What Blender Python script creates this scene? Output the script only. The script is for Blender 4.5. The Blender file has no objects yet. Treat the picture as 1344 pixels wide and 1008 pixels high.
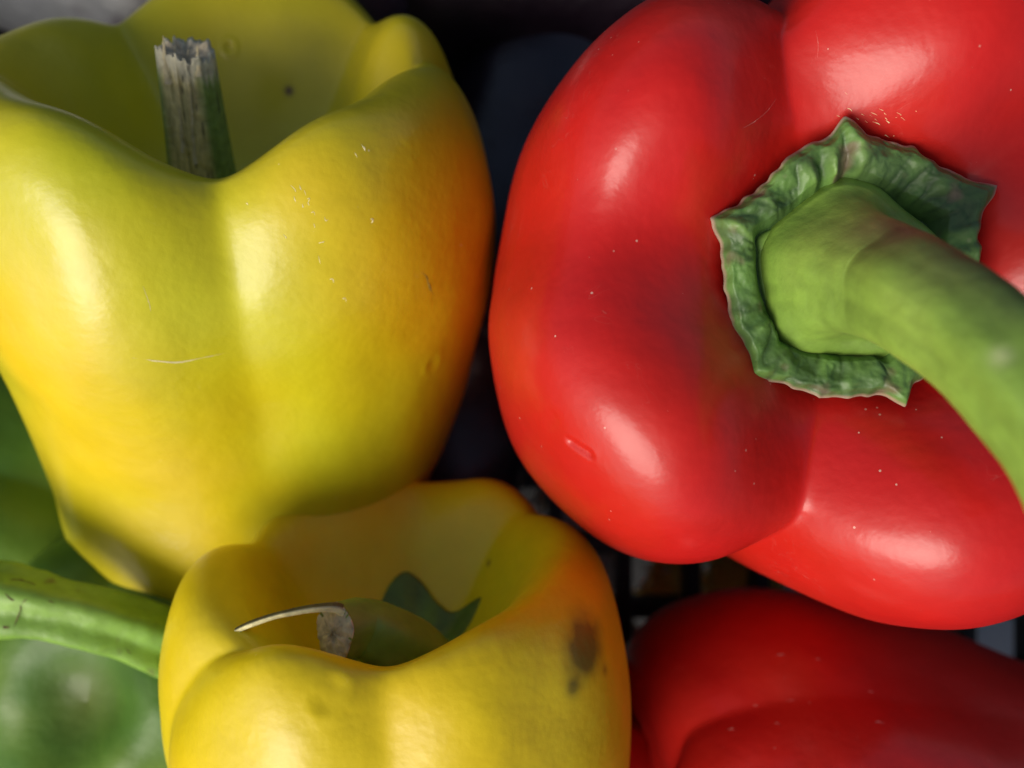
import bpy, bmesh, math, random
import numpy as np
from mathutils import Vector, Matrix, noise as mnoise

random.seed(7)
C = bpy.context.scene.collection
scene = bpy.context.scene
CM = 0.01
F = 1164.0          # focal length of the photo in its own pixels
CAMZ = 12.0         # camera height (cm) over the shoulder of the big red pepper

# ------------------------------------------------------------------ camera
cam = bpy.data.cameras.new('camera'); camo = bpy.data.objects.new('camera', cam); C.objects.link(camo)
camo.location = (0, 0, CAMZ*CM); camo.rotation_euler = (0, 0, 0)
cam.sensor_width = 36; cam.lens = F/1344*36
cam.clip_start = 0.005; cam.clip_end = 60
cam.dof.use_dof = True; cam.dof.focus_distance = 12.7*CM; cam.dof.aperture_fstop = 11.0
scene.camera = camo
# ------------------------------------------------------------------ sky, sun, exposure
SUN_DIR = Vector((-0.57, -0.58, 0.66)).normalized()     # towards the sun
elev = math.asin(SUN_DIR.z)
world = bpy.data.worlds.new('World'); scene.world = world; world.use_nodes = True
wn = world.node_tree; bg = wn.nodes['Background']
sky = wn.nodes.new('ShaderNodeTexSky'); sky.sky_type = 'NISHITA'; sky.sun_disc = False; sky.dust_density = 4.0; sky.ozone_density = .6
sky.sun_elevation = elev
sky.sun_rotation = math.atan2(SUN_DIR.x, SUN_DIR.y)
wn.links.new(sky.outputs[0], bg.inputs[0]); bg.inputs[1].default_value = 0.10
sl = bpy.data.lights.new('sun', 'SUN'); sl.energy = 2.8; sl.angle = math.radians(34); sl.color = (1, .95, .86)
so = bpy.data.objects.new('sun', sl); C.objects.link(so)
so.rotation_euler = SUN_DIR.to_track_quat('Z', 'Y').to_euler(); so.location = SUN_DIR*2
vs = scene.view_settings; vs.view_transform = 'Standard'; vs.look = 'None'; vs.exposure = 0; vs.gamma = 1

# ------------------------------------------------------------------ helpers
def P(px, py, z):
    k = (CAMZ - z)/F
    return np.array([(px-672)*k, (504-py)*k, z])

def world_off(o):
    v = np.zeros(3)
    while o is not None: v = v+np.array(o.location)/CM; o = o.parent
    return v
def put(o, **kw):
    for k, v in kw.items(): o[k] = v
    return o
def empty(name, loc=(0, 0, 0)):
    o = bpy.data.objects.new(name, None); C.objects.link(o); o.location = Vector(loc)*CM
    o.empty_display_size = .01
    return o

def grid_mesh(name, V, wrap, mat, parent=None, tint=None, flip=False, capA=False, capB=False):
    """V: (n rows, m cols, 3) in cm, columns wrap round if wrap."""
    n, m, _ = V.shape
    off = world_off(parent)
    co = (V.reshape(-1, 3) - off)*CM
    mm = m if wrap else m-1
    i, j = np.meshgrid(np.arange(n-1), np.arange(mm), indexing='ij')
    a = i*m+j; b = i*m+(j+1) % m; c = (i+1)*m+(j+1) % m; d = (i+1)*m+j
    q = np.stack([a, b, c, d] if flip else [a, d, c, b], -1).reshape(-1, 4)
    me = bpy.data.meshes.new(name)
    me.vertices.add(len(co)); me.vertices.foreach_set('co', co.astype(np.float32).ravel())
    nq = len(q)
    caps = []
    if capA: caps.append(list(range(m)))
    if capB: caps.append(list(range((n-1)*m, n*m))[::-1])
    loops = q.ravel().tolist() + [x for c_ in caps for x in c_]
    starts = list(range(0, nq*4, 4)); s = nq*4
    for c_ in caps: starts.append(s); s += len(c_)
    me.loops.add(len(loops)); me.loops.foreach_set('vertex_index', loops)
    me.polygons.add(len(starts)); me.polygons.foreach_set('loop_start', starts)
    me.update(calc_edges=True); me.validate()
    me.polygons.foreach_set('use_smooth', [True]*len(me.polygons))
    if tint is not None:
        ca = me.color_attributes.new('tint', 'FLOAT_COLOR', 'POINT')
        t4 = np.ones((n*m, 4), np.float32); t4[:, :3] = tint.reshape(-1, 3)
        ca.data.foreach_set('color', t4.ravel())
    me.materials.append(mat)
    o = bpy.data.objects.new(name, me); C.objects.link(o)
    if parent is not None: o.parent = parent
    return o

def cr(pts, n, closed=False):
    """Catmull-Rom through pts, n samples; returns samples and their knot position."""
    p = np.array(pts, float); k = len(p)
    u = np.linspace(0, k-1, n) if not closed else np.linspace(0, k, n, endpoint=False)
    i = np.floor(u).astype(int)
    if not closed: i = np.minimum(i, k-2)
    f = (u-i)[:, None]
    if closed: g = lambda q: p[q % k]
    else:
        pe = np.vstack([2*p[0]-p[1], p, 2*p[-1]-p[-2]]); g = lambda q: pe[q+1]
    p0, p1, p2, p3 = g(i-1), g(i), g(i+1), g(i+2)
    s = .5*(2*p1+(p2-p0)*f+(2*p0-5*p1+4*p2-p3)*f**2+(3*p1-p0-3*p2+p3)*f**3)
    return s, u

def spline(pts, n):
    """natural cubic spline (continuous curvature) through pts"""
    p = np.array(pts, float); k = len(p); A_ = np.zeros((k, k)); b_ = np.zeros_like(p)
    A_[0, 0] = A_[-1, -1] = 1
    for i in range(1, k-1):
        A_[i, i-1:i+2] = (1, 4, 1); b_[i] = 6*(p[i+1]-2*p[i]+p[i-1])
    M = np.linalg.solve(A_, b_); u = np.linspace(0, k-1, n); i = np.minimum(u.astype(int), k-2); f = (u-i)[:, None]; g = 1-f
    return g*p[i]+f*p[i+1]+((g**3-g)*M[i]+(f**3-f)*M[i+1])/6, u
def smooth(v, sig, wrap=False):
    h = int(sig*3)+1; x = np.arange(-h, h+1); k = np.exp(-.5*(x/sig)**2); k /= k.sum()
    return np.convolve(np.pad(v, h, mode='wrap' if wrap else 'edge'), k, 'valid')
def periodic(th_deg, keys):
    """smooth periodic interpolation of (deg, value) keys"""
    ks = sorted(((k+360) % 360, v) for k, v in keys)
    kd = np.array([k for k, v in ks]); kv = np.array([v for k, v in ks])
    kd = np.concatenate([kd-360, kd, kd+360]); kv = np.tile(kv, 3)
    t = (np.asarray(th_deg)+360) % 360
    j = np.clip(np.searchsorted(kd, t, side='right')-1, 1, len(kd)-3)
    h = kd[j+1]-kd[j]; f = (t-kd[j])/h
    def slope(q):
        a = (kv[q]-kv[q-1])/(kd[q]-kd[q-1]); b = (kv[q+1]-kv[q])/(kd[q+1]-kd[q])
        return np.where(a*b > 0, 2*a*b/(a+b+1e-12), 0)
    m0 = slope(j)*h; m1 = slope(j+1)*h
    f2, f3 = f*f, f*f*f
    return (2*f3-3*f2+1)*kv[j]+(f3-2*f2+f)*m0+(-2*f3+3*f2)*kv[j+1]+(f3-f2)*m1

def vnoise(X, scale, seed=0, oct=2):
    """cheap smooth value noise on an array of points, -1..1"""
    out = np.zeros(X.shape[:-1]); amp = 1; tot = 0
    for o in range(oct):
        Y = X*scale*(2**o)+seed*17.3+o*5.1
        I = np.floor(Y).astype(np.int64); f = Y-I; f = f*f*(3-2*f)
        def h(a, b, c):
            n = (a*374761393+b*668265263+c*2147483647+seed*974711) & 0xffffffff
            n = ((n ^ (n >> 13))*1274126177) & 0xffffffff
            return ((n ^ (n >> 16)) & 0xffff)/32767.5-1
        x, y, z = I[..., 0], I[..., 1], I[..., 2]; fx, fy, fz = f[..., 0], f[..., 1], f[..., 2]
        v = 0
        for dx in (0, 1):
            for dy in (0, 1):
                for dz in (0, 1):
                    w = (fx if dx else 1-fx)*(fy if dy else 1-fy)*(fz if dz else 1-fz)
                    v = v+w*h(x+dx, y+dy, z+dz)
        out += amp*v; tot += amp; amp *= .5
    return out/tot

def lerp(a, b, t): return a+(b-a)*t

# ------------------------------------------------------------------ materials
def nt(name):
    m = bpy.data.materials.new(name); m.use_nodes = True
    return m, m.node_tree, m.node_tree.nodes['Principled BSDF']
def N(t, typ, **kw):
    n = t.nodes.new(typ)
    for k, v in kw.items():
        if k.startswith('i_'): n.inputs[k[2:].replace('_', ' ')].default_value = v
        else: setattr(n, k, v)
    return n

def skin_mat(name, rough=.3, sss=.15, sss_rad=(.5, .2, .05), coat=.25, specks=.0, speck_col=(.8, .7, .55, 1),
             bump=.15, mottle=.06, spec=.36, dimple=.12, coat_rough=.18, rough_var=.1):
    m, t, b = nt(name); L = t.links.new
    tc = N(t, 'ShaderNodeTexCoord')
    at = N(t, 'ShaderNodeAttribute', attribute_name='tint')
    # gentle mottling of the flesh
    n1 = N(t, 'ShaderNodeTexNoise', i_Scale=90., i_Detail=6., i_Roughness=.6); L(tc.outputs['Object'], n1.inputs['Vector'])
    mr = N(t, 'ShaderNodeMapRange'); mr.inputs['From Min'].default_value = .3; mr.inputs['From Max'].default_value = .7
    mr.inputs['To Min'].default_value = 1-mottle; mr.inputs['To Max'].default_value = 1+mottle
    L(n1.outputs['Fac'], mr.inputs['Value'])
    mul = N(t, 'ShaderNodeVectorMath', operation='SCALE'); L(at.outputs['Color'], mul.inputs[0]); L(mr.outputs[0], mul.inputs['Scale'])
    col = mul.outputs[0]
    if specks:
        # dust and lenticels: sparse tiny pale points
        v = N(t, 'ShaderNodeTexVoronoi', i_Scale=620.); L(tc.outputs['Object'], v.inputs['Vector'])
        sep = N(t, 'ShaderNodeSeparateColor'); L(v.outputs['Color'], sep.inputs[0])
        rad = N(t, 'ShaderNodeMapRange'); rad.inputs['From Min'].default_value = 1-specks; rad.inputs['From Max'].default_value = 1
        rad.inputs['To Min'].default_value = 0; rad.inputs['To Max'].default_value = .115; L(sep.outputs[0], rad.inputs['Value'])
        lt = N(t, 'ShaderNodeMath', operation='LESS_THAN'); L(v.outputs['Distance'], lt.inputs[0]); L(rad.outputs[0], lt.inputs[1])
        ml = N(t, 'ShaderNodeMath', operation='MULTIPLY'); L(lt.outputs[0], ml.inputs[0]); ml.inputs[1].default_value = .5; spm = N(t, 'ShaderNodeTexNoise', i_Scale=38., i_Detail=3.); L(tc.outputs['Object'], spm.inputs['Vector']); spr = N(t, 'ShaderNodeMapRange'); spr.inputs['From Min'].default_value = .42; spr.inputs['From Max'].default_value = .6; spr.inputs['To Max'].default_value = .48; L(spm.outputs['Fac'], spr.inputs['Value']); L(spr.outputs[0], ml.inputs[1])
        mx = N(t, 'ShaderNodeMix', data_type='RGBA'); L(ml.outputs[0], mx.inputs[0]); L(col, mx.inputs[6]); mx.inputs[7].default_value = speck_col
        col = mx.outputs[2]
        # faint dried water marks / scuffs, curved fine lines
        nw = N(t, 'ShaderNodeTexNoise', i_Scale=130., i_Detail=3., i_Distortion=1.6); L(tc.outputs['Object'], nw.inputs['Vector'])
        ab = N(t, 'ShaderNodeMath', operation='SUBTRACT'); L(nw.outputs['Fac'], ab.inputs[0]); ab.inputs[1].default_value = .5
        ab2 = N(t, 'ShaderNodeMath', operation='ABSOLUTE'); L(ab.outputs[0], ab2.inputs[0])
        lt2 = N(t, 'ShaderNodeMapRange'); lt2.inputs['From Min'].default_value = 0; lt2.inputs['From Max'].default_value = .006
        lt2.inputs['To Min'].default_value = 1; lt2.inputs['To Max'].default_value = 0; L(ab2.outputs[0], lt2.inputs['Value'])
        nm = N(t, 'ShaderNodeTexNoise', i_Scale=55., i_Detail=2.); L(tc.outputs['Object'], nm.inputs['Vector'])
        mm = N(t, 'ShaderNodeMapRange'); mm.inputs['From Min'].default_value = .6; mm.inputs['From Max'].default_value = .72; mm.inputs['To Max'].default_value = .09
        L(nm.outputs['Fac'], mm.inputs['Value'])
        mk = N(t, 'ShaderNodeMath', operation='MULTIPLY'); L(lt2.outputs[0], mk.inputs[0]); L(mm.outputs[0], mk.inputs[1])
        mx2 = N(t, 'ShaderNodeMix', data_type='RGBA'); L(mk.outputs[0], mx2.inputs[0]); L(col, mx2.inputs[6]); mx2.inputs[7].default_value = speck_col
        col = mx2.outputs[2]
    L(col, b.inputs['Base Color'])
    n2 = N(t, 'ShaderNodeTexNoise', i_Scale=140., i_Detail=5.); L(tc.outputs['Object'], n2.inputs['Vector'])
    rr = N(t, 'ShaderNodeMapRange'); rr.inputs['From Min'].default_value = .3; rr.inputs['From Max'].default_value = .7
    rr.inputs['To Min'].default_value = rough-rough_var*.5; rr.inputs['To Max'].default_value = rough+rough_var*.5
    L(n2.outputs['Fac'], rr.inputs['Value']); L(rr.outputs[0], b.inputs['Roughness'])
    b.inputs['Subsurface Weight'].default_value = sss; b.inputs['Subsurface Radius'].default_value = sss_rad
    b.inputs['Subsurface Scale'].default_value = .006
    b.inputs['Specular IOR Level'].default_value = spec
    b.inputs['Coat Weight'].default_value = coat; b.inputs['Coat Roughness'].default_value = coat_rough
    # skin relief: fine pores and faint waviness
    n3 = N(t, 'ShaderNodeTexNoise', i_Scale=900., i_Detail=3.); L(tc.outputs['Object'], n3.inputs['Vector'])
    n4 = N(t, 'ShaderNodeTexNoise', i_Scale=110., i_Detail=3.); L(tc.outputs['Object'], n4.inputs['Vector'])
    b1 = N(t, 'ShaderNodeBump', i_Strength=bump, i_Distance=.00025); L(n3.outputs['Fac'], b1.inputs['Height'])
    b2 = N(t, 'ShaderNodeBump', i_Strength=dimple, i_Distance=.0025); L(n4.outputs['Fac'], b2.inputs['Height']); L(b1.outputs[0], b2.inputs['Normal'])
    L(b2.outputs[0], b.inputs['Normal']); L(b1.outputs[0], b.inputs['Coat Normal'])
    return m

def plain_mat(name, col, rough=.5, bump=0, scale=300., var=.15, spec=.5, stretch=None, attr=False, coat=0, sss=0):
    m, t, b = nt(name); L = t.links.new
    tc = N(t, 'ShaderNodeTexCoord'); src = tc.outputs['Object']
    if stretch:
        mp = N(t, 'ShaderNodeMapping'); mp.inputs['Scale'].default_value = stretch; L(src, mp.inputs[0]); src = mp.outputs[0]
    n1 = N(t, 'ShaderNodeTexNoise', i_Scale=scale, i_Detail=6.); L(src, n1.inputs['Vector'])
    mr = N(t, 'ShaderNodeMapRange'); mr.inputs['From Min'].default_value = .25; mr.inputs['From Max'].default_value = .75
    mr.inputs['To Min'].default_value = 1-var; mr.inputs['To Max'].default_value = 1+var; L(n1.outputs['Fac'], mr.inputs['Value'])
    mul = N(t, 'ShaderNodeVectorMath', operation='SCALE'); L(mr.outputs[0], mul.inputs['Scale'])
    if attr:
        at = N(t, 'ShaderNodeAttribute', attribute_name='tint'); L(at.outputs['Color'], mul.inputs[0])
    else: mul.inputs[0].default_value = col[:3]
    L(mul.outputs[0], b.inputs['Base Color'])
    b.inputs['Roughness'].default_value = rough; b.inputs['Specular IOR Level'].default_value = spec
    b.inputs['Coat Weight'].default_value = coat
    if sss:
        b.inputs['Subsurface Weight'].default_value = sss; b.inputs['Subsurface Radius'].default_value = (.3, .5, .1); b.inputs['Subsurface Scale'].default_value = .004
    if bump:
        bp = N(t, 'ShaderNodeBump', i_Strength=bump, i_Distance=.0006); L(n1.outputs['Fac'], bp.inputs['Height']); L(bp.outputs[0], b.inputs['Normal'])
    return m

M_RED = skin_mat('red_pepper_skin', rough=.46, sss_rad=(1, .12, .06), specks=.3, coat=.4, coat_rough=.2, bump=.12, spec=.22, dimple=.2)
M_YEL = skin_mat('yellow_pepper_skin', rough=.42, sss_rad=(.6, .55, .1), specks=.10, speck_col=(.85, .8, .5, 1), coat=.3, coat_rough=.2, dimple=.17)
M_YEL2 = skin_mat('soft_yellow_pepper_skin', rough=.42, sss_rad=(.6, .55, .1), specks=.03, speck_col=(.85, .8, .5, 1), coat=.22, coat_rough=.26, dimple=.2)
M_GRN = skin_mat('green_pepper_skin', rough=.48, sss_rad=(.3, .5, .1), coat=.08, coat_rough=.25, dimple=.25, spec=.2)
M_AUB = skin_mat('aubergine_skin', rough=.4, sss=0, coat=1., coat_rough=.34, bump=.1, dimple=.5, rough_var=.25)
M_AUBS = M_AUB
M_AUB = skin_mat('dark_aubergine_skin', rough=.4, sss=0, coat=.6, coat_rough=.3, bump=.1, dimple=.5, rough_var=.2, spec=.3)
M_STEM = plain_mat('green_stem', None, rough=.5, bump=.35, scale=420., var=.14, attr=True, sss=.1)
M_CALYX = plain_mat('calyx_green', None, rough=.5, bump=.5, scale=380., var=.18, attr=True, sss=.05)
M_FIBRE = plain_mat('dry_torn_fibre', (.55, .47, .28), rough=.85, bump=.9, scale=700., var=.3)
M_CRATE = plain_mat('black_crate_plastic', (.012, .011, .011), rough=.5, bump=.15, scale=260., var=.2)
M_SCAR = plain_mat('dry_corky_scar', (.80, .72, .38), rough=.7, bump=.3, scale=900., var=.25)

# ------------------------------------------------------------------ pepper body
def frame(axis, xref=(1, 0, 0)):
    A = np.array(axis, float); A /= np.linalg.norm(A)
    X = np.array(xref, float); X = X-A*X.dot(A); X /= np.linalg.norm(X)
    Y = np.cross(A, X)
    return X, Y, A

def pepper(name, mat, centre, axis, profile, R, H=((0, 0),), creases=(), xref=(1, 0, 0), nt_=540, ns=300,
           bend=None, tintf=None, lump=.06, parent=None, seed=1, dents=()):
    th = np.linspace(0, 2*np.pi, nt_, endpoint=False); td = np.degrees(th)
    base, u = spline(profile, ns)                      # (ns,2): r fraction, z cm
    base[:, 0] = np.maximum(base[:, 0], 0)
    Rt = smooth(periodic(td, R), nt_/360*5, True); Ht = smooth(periodic(td, H), nt_/360*5, True)
    r = base[:, 0][:, None]*Rt[None, :]
    # height lift follows the shoulder ridge only
    kridge = profile_ridge(profile)
    lift = np.exp(-((u-kridge)/2.2)**2)
    z = base[:, 1][:, None]+lift[:, None]*Ht[None, :]
    dr = np.gradient(r, axis=0); dz = np.gradient(z, axis=0); ln = np.hypot(dr, dz)+1e-9
    nr, nz = -dz/ln, dr/ln                         # outward normal of the meridian
    s = np.ones_like(r)
    # make sure normal points outwards at the equator
    if nr[int(ns*.6)].mean() < 0: nr, nz = -nr, -nz
    nr = nr*s; nz = nz*s
    disp = np.zeros_like(r)
    for c in creases:
        k = np.array([a for a, _ in c['d']]); dv = np.array([b for _, b in c['d']])
        dep = np.interp(u, k, dv)
        off = np.interp(u, [a for a, _ in c.get('o', [(0, 0)])], [b for _, b in c.get('o', [(0, 0)])])
        sg = .45*ns/len(profile); dep = smooth(dep, sg); off = smooth(off, sg*1.6)
        dth = (td[None, :]-c['th']-off[:, None]+540) % 360-180
        arc = np.radians(dth)*np.maximum(r, .9)
        w = c.get('w', .6); e = c.get('e', .06)
        g = np.clip(1-(np.sqrt(arc**2+e**2)-e)/w, 0, 1)**2.2
        if c.get('soft'): g = np.exp(-(arc/w)**2)
        disp -= dep[:, None]*g
    r2 = r+disp*nr; z2 = z+disp*nz
    r2 = np.maximum(r2, 0)
    x = r2*np.cos(th)[None, :]; y = r2*np.sin(th)[None, :]
    if bend:
        q = np.clip(-(z2-bend[2]), 0, None)
        x = x+bend[0]*q**2; y = y+bend[1]*q**2
    if lump:
        L_ = np.stack([x, y, z2], -1)
        dn = vnoise(L_, .45, seed, 2)*lump*1.6*np.clip(r2/1.5, 0, 1)
        x = x+dn*nr*np.cos(th); y = y+dn*nr*np.sin(th); z2 = z2+dn*nz
    X, Y, A = frame(axis, xref)
    W = np.array(centre)+x[..., None]*X+y[..., None]*Y+z2[..., None]*A
    loc = np.stack([x, y, z2], -1)
    if dents:
        e1 = np.roll(W, -1, 1)-np.roll(W, 1, 1); e2 = np.gradient(W, axis=0)
        nn = np.cross(e1, e2); nn /= np.linalg.norm(nn, axis=-1)[..., None]+1e-9
        cc = W-W.mean((0, 1)); 
        if (nn*cc).sum() < 0: nn = -nn
        W0 = W.copy()
        for (p0, p1, rad, dep, rim) in dents:
            q0, q1 = pick(W0, *p0), pick(W0, *p1); dq = q1-q0; L2 = dq.dot(dq)+1e-9
            f_ = np.clip(((W0-q0)@dq)/L2, 0, 1)
            dd = np.linalg.norm(W0-(q0+f_[..., None]*dq), axis=-1)/rad
            W = W+nn*(-dep*np.exp(-dd**2)+rim*np.exp(-((dd-1.6)/.6)**2))[..., None]
    tint = tintf(loc, np.broadcast_to(td[None, :], x.shape), np.broadcast_to(u[:, None], x.shape), W, disp)
    o = grid_mesh(name, W, True, mat, parent, tint)
    return o, W, loc

def profile_ridge(p):
    zs = [q[1] for q in p]; return float(np.argmax(zs))

def blob(W, p, rad, edge=.5):
    d = np.linalg.norm(W-np.array(p), axis=-1)/rad
    return np.clip((1+edge-d)/(2*edge), 0, 1)**1.5 if edge < 1 else np.exp(-d*d)
def gblob(W, p, rad): return np.exp(-(np.linalg.norm(W-np.array(p), axis=-1)/rad)**2)
def mixc(c, col, f): return c*(1-f[..., None])+np.array(col)*f[..., None]

def pick(W, px, py):
    """surface point of an array of points that lies nearest along the line of sight through a pixel"""
    X = W[..., 0]/(CAMZ-W[..., 2])*F+672; Y = 504-W[..., 1]/(CAMZ-W[..., 2])*F
    d = np.hypot(X-px, Y-py); cand = d < 6
    if not cand.any(): cand = d < d.min()+4
    z = np.where(cand, W[..., 2], -1e9); k_ = np.unravel_index(np.argmax(z), z.shape)
    return W[k_]
def blobs_on(W, pxy, rad): return gblob(W, pick(W, *pxy), rad)

def scar(W, pts, width, mat, parent, name='scar', lift=.004, n=14, seed=0):
    """thin corky line lying on the surface W along the given points"""
    rng = np.random.RandomState(seed+len(pts))
    q = np.array([pick(W, *p) for p in pts]); c, _ = cr(q, n)
    T = np.gradient(c, axis=0); T /= np.linalg.norm(T, axis=1)[:, None]+1e-9
    up = np.array([0, 0, CAMZ])-c; up /= np.linalg.norm(up, axis=1)[:, None]
    B = np.cross(T, up); w = width*np.sin(np.linspace(.15, np.pi-.15, n))*(1+.5*rng.uniform(-1, 1, n))
    V = np.stack([c-B*w[:, None]-up*.01, c+up*lift, c+B*w[:, None]-up*.01], 1)
    return grid_mesh(name, V, False, mat, parent)

# ------------------------------------------------------------------ tubes (stems)
def tube(name, pts, rad, mat, parent, n=90, m=64, flute=0, nfl=5, tintf=None, noise=.02, seed=3, squash=None, caps=True, up=(0, 0, 1)):
    c, u = cr(pts, n); rr, _ = cr([[a] for a in rad], n); rr = rr[:, 0]
    T = np.gradient(c, axis=0); T /= np.linalg.norm(T, axis=1)[:, None]
    U = np.array(up, float); Ns = []; 
    v = U-T[0]*U.dot(T[0]); 
    if np.linalg.norm(v) < .1: v = np.array([1., 0, 0])-T[0]*T[0][0]
    v /= np.linalg.norm(v)
    for t in T:
        v = v-t*v.dot(t); v /= np.linalg.norm(v); Ns.append(v.copy())
    Ns = np.array(Ns); Bs = np.cross(T, Ns)
    th = np.linspace(0, 2*np.pi, m, endpoint=False)
    R = rr[:, None]*(1+flute*np.cos(nfl*th+.5)[None, :]+flute*.6*np.cos((nfl-2)*th+1.9)[None, :])
    W = c[:, None]+R[..., None]*(np.cos(th)[None, :, None]*Ns[:, None]+np.sin(th)[None, :, None]*Bs[:, None]*(squash or 1))
    d = vnoise(W, 1.6, seed, 3)*noise
    out = W-c[:, None]; out /= np.linalg.norm(out, axis=-1)[..., None]+1e-9
    W = W+out*d[..., None]
    tint = tintf(W, np.broadcast_to(np.degrees(th)[None, :], R.shape), np.broadcast_to(u[:, None], R.shape))
    return grid_mesh(name, W, True, mat, parent, tint, flip=True, capA=caps, capB=caps), W

# =================================================================== THE CRATE AND WHAT LIES UNDER IT
def box_mesh(name, mat, x0, x1, y0, y1, z0, z1, parent, bev=.04):
    bm = bmesh.new()
    off = world_off(parent)
    bmesh.ops.create_cube(bm, size=1)
    for v in bm.verts:
        v.co = Vector(((lerp(x0, x1, v.co.x+.5)-off[0])*CM, (lerp(y0, y1, v.co.y+.5)-off[1])*CM, (lerp(z0, z1, v.co.z+.5)-off[2])*CM))
    bmesh.ops.bevel(bm, geom=bm.edges[:], offset=bev*CM, segments=2, affect='EDGES', profile=.5)
    me = bpy.data.meshes.new(name); bm.to_mesh(me); bm.free(); me.materials.append(mat)
    o = bpy.data.objects.new(name, me); C.objects.link(o)
    if parent is not None: o.parent = parent
    return o

FZ = -12.4
crate = empty('plastic_crate', (0, 0, FZ-1.0))
put(crate, label='black plastic crate with slatted grid floor beneath all the peppers', category='crate')
XH, YH = 19.0, 13.5
k = 0
xs = [P(820, 0, FZ)[0]+1.9*i for i in range(-12, 9)]
ys = [P(0, 715, FZ)[1]+1.8*i for i in range(-6, 10)]
for x in xs:
    if abs(x) < XH-.3: box_mesh('floor_bar', M_CRATE, x-.21, x+.21, -YH, YH, FZ-.9, FZ, crate)
for y in ys:
    if abs(y) < YH-.3: box_mesh('floor_bar', M_CRATE, -XH, XH, y-.25, y+.25, FZ-.86, FZ-.03, crate)
for s in (-1, 1):
    box_mesh('side_wall', M_CRATE, -XH-.4, XH+.4, *(sorted((s*YH, s*(YH+.4)))), FZ-1, -4.5, crate, .1)
    box_mesh('end_wall', M_CRATE, *(sorted((s*XH, s*(XH+.4)))), -YH, YH, FZ-1, -4.5, crate, .1)

M_GROUND = plain_mat('dark_ground', (.022, .021, .022), rough=.8, bump=.5, scale=60., var=.35)
gv = np.array([[[-600., -600, -24], [600, -600, -24]], [[-600, 600, -24], [600, 600, -24]]])
g = grid_mesh('ground', gv, False, M_GROUND, None, None, flip=True); put(g, kind='structure')

M_WHITE = plain_mat('white_plastic_box', (.62, .66, .74), rough=.45, var=.05, scale=40.)
M_NAVY = plain_mat('dark_navy_plastic', (.02, .022, .05), rough=.4, var=.1, scale=40.)
wb = empty('white_box', (12.5, -8.5, -19)); put(wb, label='pale grey white plastic box seen through the crate floor at the right', category='box')
box_mesh('lid', M_WHITE, 10.0, 16.3, -12, -6.6, -16.3, -15.9, wb, .08)
box_mesh('body', M_NAVY, 9.4, 17.4, -12.4, -6.3, -23.9, -16.35, wb, .1)

def scrap(px, py, z, rad, kind, label, seed):
    rng = random.Random(seed)
    c = P(px, py, z)
    n, m = 9, 9
    V = np.zeros((n, m, 3)); a = rng.random()*3
    for i in range(n):
        for j in range(m):
            x = (i/(n-1)-.5)*2*rad*(1+.25*math.sin(j*.9+a)); y = (j/(m-1)-.5)*1.5*rad*(1+.3*math.sin(i*1.3+a*2))
            zz = .35*rad*math.sin(x*2.6/rad+a)*math.cos(y*2.1/rad+a*3)+.12*rad*rng.uniform(-1, 1)
            V[i, j] = c+np.array([x*math.cos(a)-y*math.sin(a), x*math.sin(a)+y*math.cos(a), zz])
    e = grid_mesh('dry_husk', V, False, kind, None, None)
    md = e.modifiers.new('thickness', 'SOLIDIFY'); md.thickness = .0006
    put(e, label=label, category='husk', group='dry husks lying under the crate')
    return e
M_HUSKY = plain_mat('yellow_husk', (.78, .50, .08), rough=.6, var=.4, scale=90.)
M_HUSKW = plain_mat('pale_husk', (.80, .72, .62), rough=.6, var=.3, scale=90.)
husks = [(745, 690, .55, M_HUSKW, 'white husk under the grid, touching the edge of the small yellow pepper'),
         (768, 642, .6, M_HUSKY, 'yellow husk under the grid just below the left flank of the big red pepper'),
         (790, 750, .85, M_HUSKW, 'largest pale husk, filling the grid cell right of the small yellow pepper'),
         (800, 700, .5, M_HUSKW, 'small bright white husk in the grid cell at the rim of the big red pepper'),
         (885, 757, .85, M_HUSKY, 'amber triangular husk in the grid cell under the big red pepper'),
         (955, 758, .9, M_HUSKY, 'wide yellow husk in the grid gap between the two red peppers'),
         (930, 772, .45, M_HUSKW, 'small white husk beside the wide yellow one between the red peppers'),
         (655, 610, .7, M_HUSKY, 'ochre husk under the grid above the top of the small yellow pepper'),
         (840, 850, .6, M_HUSKW, 'pale husk under the grid between small yellow and lower red pepper'),
         (858, 768, .45, M_HUSKW, 'narrow white husk left of the amber triangular one'),
         (715, 655, .4, M_HUSKW, 'small pale husk at the shoulder of the small yellow pepper'),
         (905, 735, .35, M_HUSKW, 'pale chip of husk tucked under the rim of the big red pepper'),
         (1000, 770, .7, M_HUSKY, 'yellow husk right of the wide one, under the big red pepper'),
         (765, 770, .6, M_HUSKY, 'yellow husk half under the largest pale husk'),
         (615, 616, .4, M_HUSKY, 'tiny dull husk under the grid below the big yellow pepper')]
for i, (px, py, rd, mt, lb) in enumerate(husks):
    scrap(px, py, -13.7-.25*(i % 4), rd, mt, lb, i+3)

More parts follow.
